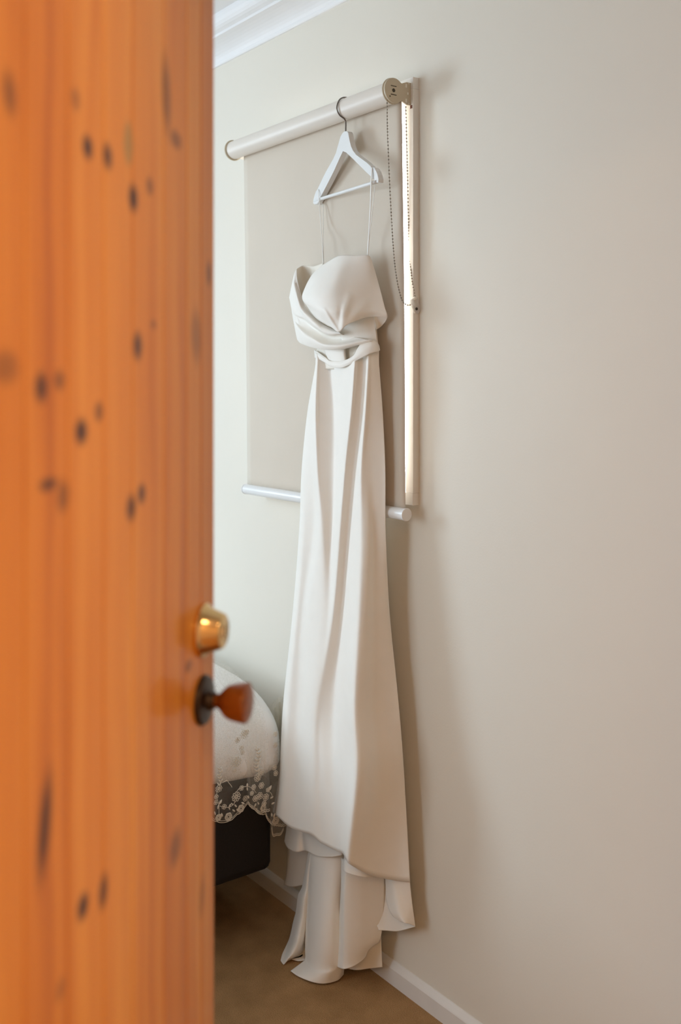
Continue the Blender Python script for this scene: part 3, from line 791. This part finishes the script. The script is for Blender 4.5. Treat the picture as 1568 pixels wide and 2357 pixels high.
rows = [[(786, 1975, 1.375), (796, 1980, 1.362), (802, 1990, 1.362), (825, 2000, 1.378), (850, 2005, 1.400), (885, 2010, 1.430)],
        [(785.5, 2040, 1.378), (791, 2042, 1.362), (799, 2045, 1.362), (824, 2050, 1.380), (852, 2054, 1.404), (885, 2058, 1.432)],
        [(782, 2100, 1.380), (789, 2104, 1.361), (798, 2108, 1.361), (824, 2112, 1.380), (853, 2114, 1.406), (882, 2115, 1.432)],
        [(778, 2160, 1.380), (787, 2166, 1.360), (798, 2170, 1.360), (824, 2172, 1.380), (850, 2170, 1.404), (874, 2165, 1.428)],
        [(773, 2205, 1.378), (785, 2212, 1.358), (798, 2215, 1.360), (822, 2207, 1.380), (842, 2196, 1.402), (852, 2176, 1.422)],
        [(770.5, 2222, 1.376), (786, 2229, 1.356), (800, 2229, 1.360), (822, 2219, 1.380), (841, 2202, 1.402), (849, 2180, 1.422)]]
dr(cloth('train_fall', rows, M['dress'], None, nu=60, nv=70))
rows = [[(800, 2080, 1.405), (825, 2085, 1.412), (850, 2088, 1.424), (876, 2090, 1.440)],
        [(798, 2150, 1.400), (825, 2152, 1.410), (850, 2152, 1.424), (877.5, 2150, 1.440)],
        [(796, 2200, 1.398), (824, 2203, 1.408), (850, 2202, 1.423), (879, 2198, 1.440)],
        [(794, 2228, 1.396), (820, 2232.5, 1.405), (848, 2229.5, 1.422), (880.5, 2226, 1.440)]]
dr(cloth('train_fall', rows, M['dress'], None, nu=36, nv=40))

# ---- bodice
rows = [[(740, 612, 1.375), (761, 599, 1.37), (778, 590, 1.368), (795, 587, 1.37), (819, 588.5, 1.376), (842, 587, 1.385), (852, 590, 1.392)],
        [(717, 635, 1.362), (732, 634, 1.351), (752, 630, 1.35), (780, 622, 1.355), (810, 618, 1.368), (845, 612, 1.385), (858, 606, 1.396)],
        [(699, 671, 1.352), (717, 672, 1.338), (738, 670, 1.336), (768, 662, 1.342), (805, 655, 1.36), (848, 648, 1.385), (869, 643, 1.402)],
        [(696.5, 688, 1.350), (714, 695, 1.335), (738, 697, 1.331), (770, 692, 1.338), (808, 688, 1.357), (853, 680, 1.388), (879, 679, 1.405)],
        [(706, 703, 1.350), (724, 714, 1.336), (745, 718, 1.331), (776, 716, 1.337), (812, 711, 1.357), (856, 705, 1.388), (886, 707, 1.408)],
        [(727, 731, 1.352), (740, 737, 1.341), (757, 739, 1.338), (783, 735, 1.343), (817, 726, 1.36), (858, 718, 1.388), (891, 722, 1.408)],
        [(754, 749, 1.350), (766, 754.5, 1.347), (781, 764, 1.345), (797, 749, 1.35), (819, 738.5, 1.363), (850, 729, 1.388), (892, 729, 1.410)]]
cw = [.004, .014, .016, .014, .008, .002, 0]
rows = [[(x, y, d - w_ * min(1, 0.25 + 0.4 * i)) for (x, y, d), w_ in zip(r, cw)] for i, r in enumerate(rows)]
dr(cloth('cup_drape', rows, M['dress'], None, nu=80, nv=70,
         creases=[(782, 766, 806, 672, 9, -0.0035), (780, 766, 744, 708, 4, -0.0028), (781, 764, 784, 700, 5, 0.0016), (788, 756, 850, 690, 10, -0.002), (764, 752, 722, 712, 5, 0.0016)]))
rows = [[(860, 728, 1.392), (868, 726, 1.400), (878, 725, 1.405), (891, 727, 1.411)],
        [(862, 738, 1.398), (870, 740, 1.408), (880, 740, 1.414), (891.5, 731, 1.414)],
        [(866, 755, 1.402), (870, 754, 1.412), (878, 750, 1.417), (888, 739, 1.416)],
        [(867, 758, 1.404), (869, 757, 1.412), (874, 753, 1.417), (884, 743, 1.417)]]
dr(cloth('drape_return', rows, M['dress'], None, nu=24, nv=20))
R = [[(683, 619), (684, 640), (690, 668), (700, 700), (715, 722), (736, 742), (760, 755), (781, 763)],
     [(677, 634), (676, 655), (683, 685), (695, 712), (712, 733), (734, 751), (758, 762), (784, 767)],
     [(667, 681), (674, 713), (686, 726), (702.5, 734), (722, 750), (747, 766), (765, 771), (786, 769)],
     [(668, 688), (675, 716), (686, 728), (702, 737), (722, 753), (746, 768.5), (765, 774), (793, 771)],
     [(674, 728), (681, 740), (697, 753), (717, 767), (740, 780.5), (761, 787), (790, 786), (833, 779)],
     [(678, 749), (688, 758), (702.5, 771), (722, 781), (743.6, 792), (765, 795), (793.6, 793), (845, 782)],
     [(684.5, 781), (692, 788.6), (711, 796.6), (733, 802), (754, 804.6), (776, 804.6), (801, 801), (858, 784)],
     [(688, 778), (695, 785), (713, 792), (734, 797), (754, 799), (776, 799), (801, 795), (856, 781)]]
YY = [[1.378, 1.368, 1.360, 1.355, 1.354, 1.354, 1.354, 1.354],
      [1.374, 1.362, 1.351, 1.345, 1.343, 1.343, 1.346, 1.350],
      [1.386, 1.366, 1.353, 1.347, 1.345, 1.347, 1.350, 1.356],
      [1.390, 1.382, 1.378, 1.378, 1.378, 1.378, 1.378, 1.379],
      [1.388, 1.380, 1.374, 1.372, 1.372, 1.374, 1.377, 1.384],
      [1.383, 1.364, 1.353, 1.348, 1.347, 1.349, 1.356, 1.377],
      [1.388, 1.373, 1.363, 1.358, 1.356, 1.359, 1.366, 1.385],
      [1.398, 1.392, 1.385, 1.380, 1.378, 1.380, 1.385, 1.395]]
rows = [[(x, y, d) for (x, y), d in zip(a, b_)] for a, b_ in zip(R, YY)]
dr(cloth('wrap_drape', rows, M['dress'], None, nu=80, nv=90,
         creases=[(675, 648, 692, 712, 3.5, -0.005), (692, 712, 738, 754, 4, -0.004), (683, 655, 702, 714, 3, 0.004), (673, 690, 706, 740, 3, 0.004), (671, 700, 690, 748, 3, -0.003)]))
rows = [[(683, 619, 1.380), (694, 612.5, 1.398), (703, 611, 1.404), (712, 612.5, 1.404), (726, 612, 1.400), (745, 605, 1.390)],
        [(684, 650, 1.382), (695, 645, 1.402), (705, 642, 1.410), (714, 641, 1.410), (726, 640, 1.403), (742, 640, 1.39)],
        [(690, 690, 1.385), (698, 690, 1.404), (706, 690, 1.411), (716, 690, 1.411), (728, 690, 1.403), (744, 690, 1.39)]]
dr(cloth('bodice_back', rows, M['lining'], None, nu=30, nv=20))
rows = [[(752, 700, 1.409), (790, 690, 1.412), (840, 680, 1.414), (866, 700, 1.414)],
        [(740, 760, 1.407), (790, 750, 1.410), (840, 750, 1.412), (867, 755, 1.410)],
        [(728, 815, 1.400), (780, 806, 1.393), (825, 803, 1.392), (871, 800, 1.404)],
        [(727, 850, 1.400), (780, 850, 1.393), (830, 850, 1.393), (872, 850, 1.404)]]
dr(cloth('bodice_back', rows, M['lining'], None, nu=30, nv=30))
rows = [[(781, 757, 1.378), (810, 738, 1.380), (838, 727, 1.389), (861, 722, 1.402)],
        [(785, 772, 1.378), (812, 762, 1.381), (842, 754, 1.391), (864, 749, 1.404)],
        [(790, 788, 1.380), (816, 780, 1.384), (845, 773, 1.393), (866.5, 770, 1.405)],
        [(800, 798, 1.384), (828, 792, 1.387), (850, 788, 1.394), (869, 792, 1.405)]]
dr(cloth('side_bodice', rows, M['dress'], None, nu=30, nv=30))
rows = [[(745, 795, 1.382), (768, 796, 1.377), (790, 795, 1.378), (796, 795, 1.383)],
        [(750, 814, 1.382), (771, 815, 1.375), (791, 813, 1.376), (796.5, 813, 1.384)],
        [(759, 832, 1.384), (775, 835, 1.376), (794, 831, 1.377), (798, 829, 1.385)]]
dr(cloth('waist_panel', rows, M['dress'], None, nu=24, nv=20))
up = [(724, 806), (735, 812), (750, 823), (761, 831), (783, 831.5), (801, 827), (816, 817), (823, 804), (833, 790), (852, 781), (866, 786), (872.5, 796)]
lo = [(725.5, 823), (735, 827), (748, 834), (762, 843), (783, 846.6), (801, 841), (819, 831), (836, 822), (850, 815), (862, 811), (870, 809), (874.5, 806)]
yb = [1.394, 1.389, 1.383, 1.375, 1.367, 1.364, 1.365, 1.369, 1.375, 1.384, 1.393, 1.402]
rows = [[(x, y, d + 0.002) for (x, y), d in zip(up, yb)],
        [((a[0] + c[0]) / 2, (a[1] + c[1]) / 2, d - 0.0012) for a, c, d in zip(up, lo, yb)],
        [(x, y, d + 0.001) for (x, y), d in zip(lo, yb)]]
dr(cloth('waistband', rows, M['dress'], None, nu=80, nv=14, thick=0.0022))
# ---- hanging loops
def ribbon(name, pts, w):
    P = cr1([WP(x, y, HP0 + HN * off, HN) if k < 1e-9 else WY(x, y, k) for (x, y, off, k) in pts], 40)
    G = [[p - HD * (-w / 2), p - HD * (w / 2)] for p in P]
    return dr(grid_mesh(name, G, M['loop'], None, 0.0006))
ribbon('hanging_loop', [(733, 436, .0075, 0), (734, 452, .0095, 0), (735.5, 475, .009, 0), (739, 520, .007, 0), (742, 560, 0, 1.395), (744.5, 611, 0, 1.392)], 0.0026)
ribbon('hanging_loop', [(733, 436, -.009, 0), (740, 462, -.009, 0), (744, 475, -.004, 0), (744.5, 520, .002, 0), (744.5, 560, 0, 1.396), (745, 611, 0, 1.394)], 0.0022)
ribbon('hanging_loop', [(856, 387, .0075, 0), (855.5, 405, .009, 0), (854.5, 420, .0095, 0), (853.5, 460, .009, 0), (851, 510, .006, 0), (848, 560, 0, 1.394), (846, 592, 0, 1.392)], 0.0052)
ribbon('hanging_loop', [(856, 387, -.009, 0), (864, 415, -.009, 0), (863, 435, -.006, 0), (857, 490, .001, 0), (850, 550, 0, 1.397), (847, 592, 0, 1.394)], 0.0022)

# ================================================================== BED
BX, BY = -2.124, 1.38
bed = tag(empty('bed', (-3.0, 0.85, 0)), 'low bed with dark brown upholstered base behind the hanging dress', 'bed')
def bd(o):
    o.parent = bed; o.matrix_parent_inverse = Matrix.Translation(bed.location).inverted(); return o
bd(boxo('base', (-4.1, BX, 0.30, BY, 0.141, 0.376), M['bedbase'], None, bevel=0.022))
for x, y in ((-2.30, 1.20), (-2.30, 0.48), (-3.95, 1.20), (-3.95, 0.48)):
    bm = bmesh.new(); lathe(bm, [(0, 0), (0, 0.026), (0.02, 0.030), (0.145, 0.036), (0.145, 0)], (x, y, 0), (0, 0, 1), 24)
    bd(from_bm('leg', bm, M['leg']))
# duvet: soft rounded slab
def soft_slab(name, x0, x1, y0, y1, z0, z1, m):
    n1, n2, n3 = 60, 36, 10
    bm = bmesh.new()
    bmesh.ops.create_cube(bm, size=2.0)
    bmesh.ops.subdivide_edges(bm, edges=bm.edges[:], cuts=23, use_grid_fill=True)
    cx, cy, cz = (x0 + x1) / 2, (y0 + y1) / 2, (z0 + z1) / 2
    hx, hy, hz = (x1 - x0) / 2, (y1 - y0) / 2, (z1 - z0) / 2
    rx, ry = 0.27, 0.11
    zc = -hz + 0.055                     # widest a little above the lower edge
    for v in bm.verts:
        # denser sampling near the borders
        p = Vector([math.copysign(1 - (1 - abs(c)) ** 1.9, c) for c in v.co])
        q = Vector((p.x * hx, p.y * hy, p.z * hz))
        rz = hz - zc if q.z > zc else zc + hz
        inner_ = Vector((max(-hx + rx, min(hx - rx, q.x)), max(-hy + ry, min(hy - ry, q.y)), zc))
        d = q - inner_
        e = Vector((abs(d.x) / rx, abs(d.y) / ry, abs(d.z) / rz))
        m_ = max(e)
        if m_ > 1e-6:
            h_ = (e.x ** 4 + e.y ** 4) ** 0.25
            k_ = m_ / (h_ ** 2.3 + e.z ** 2.3) ** (1 / 2.3)
            q = inner_ + d * k_
        q.x += 0.010 * math.sin(q.y * 13 + 1.0) * max(0, q.x / hx) + 0.004 * math.sin(q.z * 40 + q.y * 25)
        q.z += 0.006 * math.sin(q.x * 9) * math.cos(q.y * 7)
        v.co = q + Vector((cx, cy, cz))
    return from_bm(name, bm, m, None, True)
duv = tag(soft_slab('duvet', -4.08, BX + 0.040, 0.27, 1.412, 0.380, 0.630, M['duvet']), 'puffy white duvet overhanging the foot of the dark bed', 'duvet')

# ================================================================== LACE VEIL
veil = tag(empty('lace_veil', (-2.1, 1.2, 0.62)), 'sheer ivory bridal veil with floral lace edge draped over the bed end', 'veil')
VINV = Matrix.Translation(veil.location).inverted()
def vl(o, p=None):
    o.parent = veil; o.matrix_parent_inverse = VINV; return o
VX = BX + 0.044
hem_px = [(290, 1925), (320, 1890), (350, 1918), (385, 1880), (415, 1898), (440, 1880), (462, 1868), (480, 1878), (492, 1887), (504, 1891), (527, 1889), (540, 1878), (551, 1870), (561, 1859), (568.6, 1849), (576, 1854), (584.5, 1860), (595, 1869), (604, 1872.5), (612, 1873)]
off = [.004, 0, .005, 0, .004, 0, .004, 0, .004, -.002, .006, 0, .004, -.003, 0.004, .010, .002, .012, .004, .012]
def veil_cols(hp, offs, tops, n=14):
    rows = []
    cols = []
    for (px, py), of, (yt) in zip(hp, offs, tops):
        h = WX(px, py, VX + of)
        c = [Vector((-2.80, yt - 0.05, 0.640)), Vector((-2.45, yt - 0.02, 0.640)), Vector((-2.30, yt, 0.632)), Vector((-2.20, yt + (h.y - yt) * .1, 0.610)), Vector((-2.12, yt + (h.y - yt) * .25, 0.570)), Vector((VX + of * .3 - .004, yt + (h.y - yt) * .5, 0.500)),
             Vector((VX + of * .6, yt + (h.y - yt) * .75, 0.425)), Vector((VX + of, yt + (h.y - yt) * .95, (0.38 + h.z) / 2)), h]
        cols.append(c)
    return [[c[i] for c in cols] for i in range(len(cols[0]))]
tops = [WX(px, py, VX).y for px, py in hem_px]
G = bicubic(veil_cols(hem_px, off, tops), 120, 60)
vl(grid_mesh('tulle', G, M['tulle'], None, 0.0))
hemline1 = [p.copy() for p in G[-1]]
# second layer: gathered double fold and the corner drop beside the wall
hem2 = [(570, 1847), (578, 1857), (586, 1862), (593, 1869), (600, 1872), (608, 1867), (621, 1865)]
off2 = [.008, .016, .010, .018, .012, .020, .014]
G = bicubic(veil_cols(hem2, off2, [WX(px, py, VX).y for px, py in hem2]), 50, 60)
vl(grid_mesh('tulle', G, M['tulle'], None, 0.0)); hemline2 = [p.copy() for p in G[-1]]
hem3 = [(611, 1872), (614, 1881), (619, 1889), (627, 1897), (638, 1898.5), (650, 1900), (662, 1897)]
off3 = [.006, .012, .004, .014, .006, .014, .004]
cols = []
for (px, py), of in zip(hem3, off3):
    h = WX(px, py, VX + of)
    yt = min(h.y - 0.01, 1.40)
    cols.append([Vector((-2.40, yt - .06, 0.62)), Vector((-2.24, yt - .03, 0.595)), Vector((-2.14, yt - .005, 0.54)), Vector((VX - .01, (yt + h.y) / 2, 0.465)), Vector((VX + of, h.y, 0.38)), h])
G = bicubic([[c[i] for c in cols] for i in range(6)], 50, 50)
vl(grid_mesh('tulle', G, M['tulle'], None, 0.0)); hemline3 = [p.copy() for p in G[-1]]
# deeper tail beyond the corner
cols = []
for (px, py) in ((625, 1905), (628, 1922), (636, 1921), (645, 1920), (652, 1908)):
    h = WX(px, py, VX - 0.03)
    cols.append([h + Vector((-.02, -.004, .12)), h + Vector((-.008, 0.003, .05)), h])
G = bicubic([[c[i] for c in cols] for i in range(3)], 24, 20)
vl(grid_mesh('tulle', G, M['tulle'], None, 0.0)); hemline4 = [p.copy() for p in G[-1]]
# scalloped corded edge
for hl in (hemline1, hemline2, hemline3, hemline4):
    bm = bmesh.new()
    pts = cr1([p + Vector((.001, 0, 0)) for p in hl], 220)
    def scal(i): return 0.0022 * abs(math.sin(i * 0.19))
    tube(bm, [p - Vector((0, 0, scal(i))) for i, p in enumerate(pts)], 0.0011, 6)
    tube(bm, [p + Vector((0.0005, 0, 0.0045 - scal(i))) for i, p in enumerate(pts)], 0.0008, 5)
    vl(from_bm('scalloped_edge', bm, M['thread'], None, True))
# gathered tulle standing up behind the corner of the bed
def dense_tulle():
    m, N, L, b = newmat('bunched_tulle')
    b.inputs['Base Color'].default_value = (0.93, 0.86, 0.71, 1); b.inputs['Roughness'].default_value = 0.9
    tc = N.new('ShaderNodeTexCoord'); mp = N.new('ShaderNodeMapping'); mp.inputs['Scale'].default_value = (60, 160, 12)
    n = N.new('ShaderNodeTexNoise'); n.inputs['Scale'].default_value = 1; n.inputs['Detail'].default_value = 3
    L.new(tc.outputs['Object'], mp.inputs['Vector']); L.new(mp.outputs[0], n.inputs['Vector'])
    mr = N.new('ShaderNodeMapRange'); mr.inputs['From Min'].default_value = 0.3; mr.inputs['From Max'].default_value = 0.7
    mr.inputs['To Min'].default_value = 0.06; mr.inputs['To Max'].default_value = 0.28
    L.new(n.outputs['Fac'], mr.inputs['Value']); thin_cloth(m, mr.outputs[0])
    return m
DT = dense_tulle()
for layer in range(3):
    G = []
    for k in range(14):
        v = k / 13; row = []
        for j in range(50):
            u = j / 49
            wdt = (30 - 4 * layer) * (0.35 + 0.65 * math.sin(math.pi * min(1, 0.22 + 0.7 * v)))
            px = 646 + 3 * layer + (u - 0.5) * 2 * wdt - 6 * v
            py = 1604 + 10 * layer + 128 * v + 22 * (2 * u - 1) ** 2 * (1 - v)
            row.append(WX(px, py, -2.20 - 0.02 * layer + 0.012 * math.sin(j * 0.8 + layer * 2 + k * 0.15) * (0.4 + v)))
        G.append(row)
    vl(grid_mesh('gathered_tulle', G, DT, None, 0.0))

# embroidery
def px_on(px, py, lift=0.004): return WX(px, py, VX + 0.012 + lift)
EY, EZ = Vector((0, 1, 0)), Vector((0, 0, 1))
PXM = 2.46 / F
def ring_petal(bm, c, ang, r0, r1, w, th=0.0011):
    d = EY * math.cos(ang) + EZ * math.sin(ang); s = EY * -math.sin(ang) + EZ * math.cos(ang)
    pts = []
    for k in range(15):
        a = 2 * math.pi * k / 14
        pts.append(c + d * ((r0 + r1) / 2 - math.cos(a) * (r1 - r0) / 2) + s * math.sin(a) * w * (0.75 + 0.25 * -math.cos(a)))
    tube(bm, pts, th, 5, caps=False)
def flower(px, py, rpx, n=8, lift=0.004, rot=0.0, squash=1.0):
    bm = bmesh.new(); r = rpx * PXM
    c = px_on(px, py, lift)
    for k in range(n):
        ring_petal(bm, c, rot + 2 * math.pi * k / n, r * 0.28, r, r * 0.72 * math.pi / n * 1.05, max(0.0008, r * 0.075))
    pts = [c + (EY * math.cos(a) + EZ * math.sin(a)) * r * 0.2 for a in [2 * math.pi * k / 12 for k in range(13)]]
    tube(bm, pts, max(0.0007, r * 0.07), 5, caps=False)
    vl(from_bm('lace_flower', bm, M['thread'], None, True))
def rosette(px, py, rpx, lift=0.004):
    bm = bmesh.new(); r = rpx * PXM; c = px_on(px, py, lift)
    for rr in (r, r * 0.86):
        tube(bm, [c + (EY * math.cos(a) + EZ * math.sin(a)) * rr * (1 + .06 * math.cos(6 * a)) for a in [2 * math.pi * k / 36 for k in range(37)]], 0.0009, 5, caps=False)
    for k in range(6):
        a0 = 2 * math.pi * k / 6
        cc = c + (EY * math.cos(a0) + EZ * math.sin(a0)) * r * 0.5
        tube(bm, [cc + (EY * math.cos(a) + EZ * math.sin(a)) * r * 0.2 for a in [2 * math.pi * k / 10 for k in range(11)]], 0.0009, 5, caps=False)
    vl(from_bm('lace_flower', bm, M['thread'], None, True))
def eyelet(px, py, rpx, lift=0.004):
    bm = bmesh.new(); r = rpx * PXM; c = px_on(px, py, lift)
    for k in range(7):
        a0 = 2 * math.pi * k / 6
        cc = c + (EY * math.cos(a0) + EZ * math.sin(a0)) * (r * 0.66 if k < 6 else 0)
        tube(bm, [cc + (EY * math.cos(a) + EZ * math.sin(a)) * r * 0.33 for a in [2 * math.pi * k / 12 for k in range(13)]], r * 0.09, 5, caps=False)
    vl(from_bm('lace_flower', bm, M['thread'], None, True))
def leaf(px, py, ang, lpx, lift=0.004):
    bm = bmesh.new(); l = lpx * PXM; c = px_on(px, py, lift)
    d = EY * math.cos(ang) + EZ * math.sin(ang)
    tube(bm, [c + d * l * k / 8 for k in range(9)], 0, 6, rfun=lambda t: l * 0.20 * math.sin(math.pi * min(1, 0.06 + 0.9 * t)) + 0.0003)
    vl(from_bm('lace_leaf', bm, M['thread'], None, True))
def vine(pts, lift=0.004, r=0.0008):
    bm = bmesh.new(); tube(bm, cr1([px_on(x, y, lift) for x, y in pts], 40), r, 5)
    vl(from_bm('lace_stem', bm, M['thread'], None, True))
flower(544, 1834, 11, 9, rot=.2); eyelet(565, 1838, 6.5); rosette(526, 1880, 8.5); rosette(555, 1861, 8); rosette(635, 1889, 8.5); rosette(503, 1882, 7); rosette(606, 1860, 7)
flower(504, 1815, 8, 7); flower(556, 1814, 5.5, 4, rot=.6); flower(516, 1857, 5.5, 4, rot=.3); flower(498, 1834, 5, 4); flower(497, 1847, 5, 4, rot=.5)
flower(602, 1808, 7, 6, lift=.012); flower(584, 1812, 6, 6, lift=.012); flower(598, 1832, 8, 7, lift=.012); flower(612, 1835, 8, 7, lift=.012, rot=.3); flower(588, 1838, 7, 6, lift=.012); flower(608, 1850, 6, 6, lift=.012)
flower(580, 1826, 5, 5, lift=.012); flower(617, 1818, 5, 5, lift=.012)
vine([(545, 1823), (551, 1815), (562, 1811), (574, 1811), (583, 1817), (590, 1825)]); vine([(506, 1855), (516, 1858), (527, 1858), (536, 1853), (542, 1845)])
vine([(499, 1822), (500, 1838), (504, 1856), (504, 1884)]); vine([(618, 1820), (624, 1826), (627, 1833)])
for (x, y, a, l) in ((569, 1812, 1.5, 9), (569, 1812, -1.5, 8), (527, 1858, -1.2, 7), (527, 1858, .9, 8), (536, 1853, 2.2, 7), (540, 1852, -.9, 9), (556, 1847, -.6, 10), (573, 1838, 1.9, 8),
                     (541, 1868, 2.4, 9), (548, 1868, 2.0, 8), (512, 1880, 1.8, 9), (508, 1880, 1.2, 8), (496, 1876, 1.9, 9), (504, 1852, .9, 12), (504, 1852, -1.9, 10),
                     (626, 1880, 1.7, 9), (630, 1882, 1.2, 10), (618, 1820, .9, 13), (618, 1820, .55, 9), (622, 1838, .3, 9), (625, 1851, .2, 9), (586, 1857, 1.0, 8), (596, 1852, 2.0, 8), (601, 1868, .6, 7), (590, 1866, 1.2, 6)):
    leaf(x, y, a, l)
# tone-on-tone sprays lying on the duvet
flower(545, 1753, 12, 10, lift=-.003); flower(562, 1690, 10, 8, lift=-.008); flower(547, 1703, 7, 6, lift=-.006); flower(556, 1722, 6, 6, lift=-.005); flower(568, 1685, 6, 6, lift=-.008)
flower(593, 1790, 9, 8, lift=.006); flower(601, 1778, 8, 7, lift=.004); flower(540, 1774, 5, 5, lift=-.002); flower(558, 1732, 5, 5, lift=-.004); flower(634, 1690, 6, 6, lift=-.01); flower(634, 1715, 6, 6, lift=-.008); flower(632, 1767, 6, 5); flower(635, 1780, 6, 5)
for k in range(7):
    y = 1728 + k * 8; x = 593 + 3 * math.sin(k)
    leaf(x, y, 0.7, 10, lift=.002); leaf(x, y, 2.4, 10, lift=.002)
vine([(590, 1715), (594, 1740), (595, 1765), (597, 1795)], lift=.002)
for k in range(6):
    y = 1772 + k * 7
    leaf(506 + 2 * math.sin(k * 2), y, 0.8, 8, lift=-.001); leaf(506 + 2 * math.sin(k * 2), y, 2.3, 8, lift=-.001)
vine([(517, 1800), (522, 1796), (527, 1802), (532, 1808), (534, 1812)], lift=.002); vine([(512, 1802), (519, 1798), (526, 1797)], lift=.002)
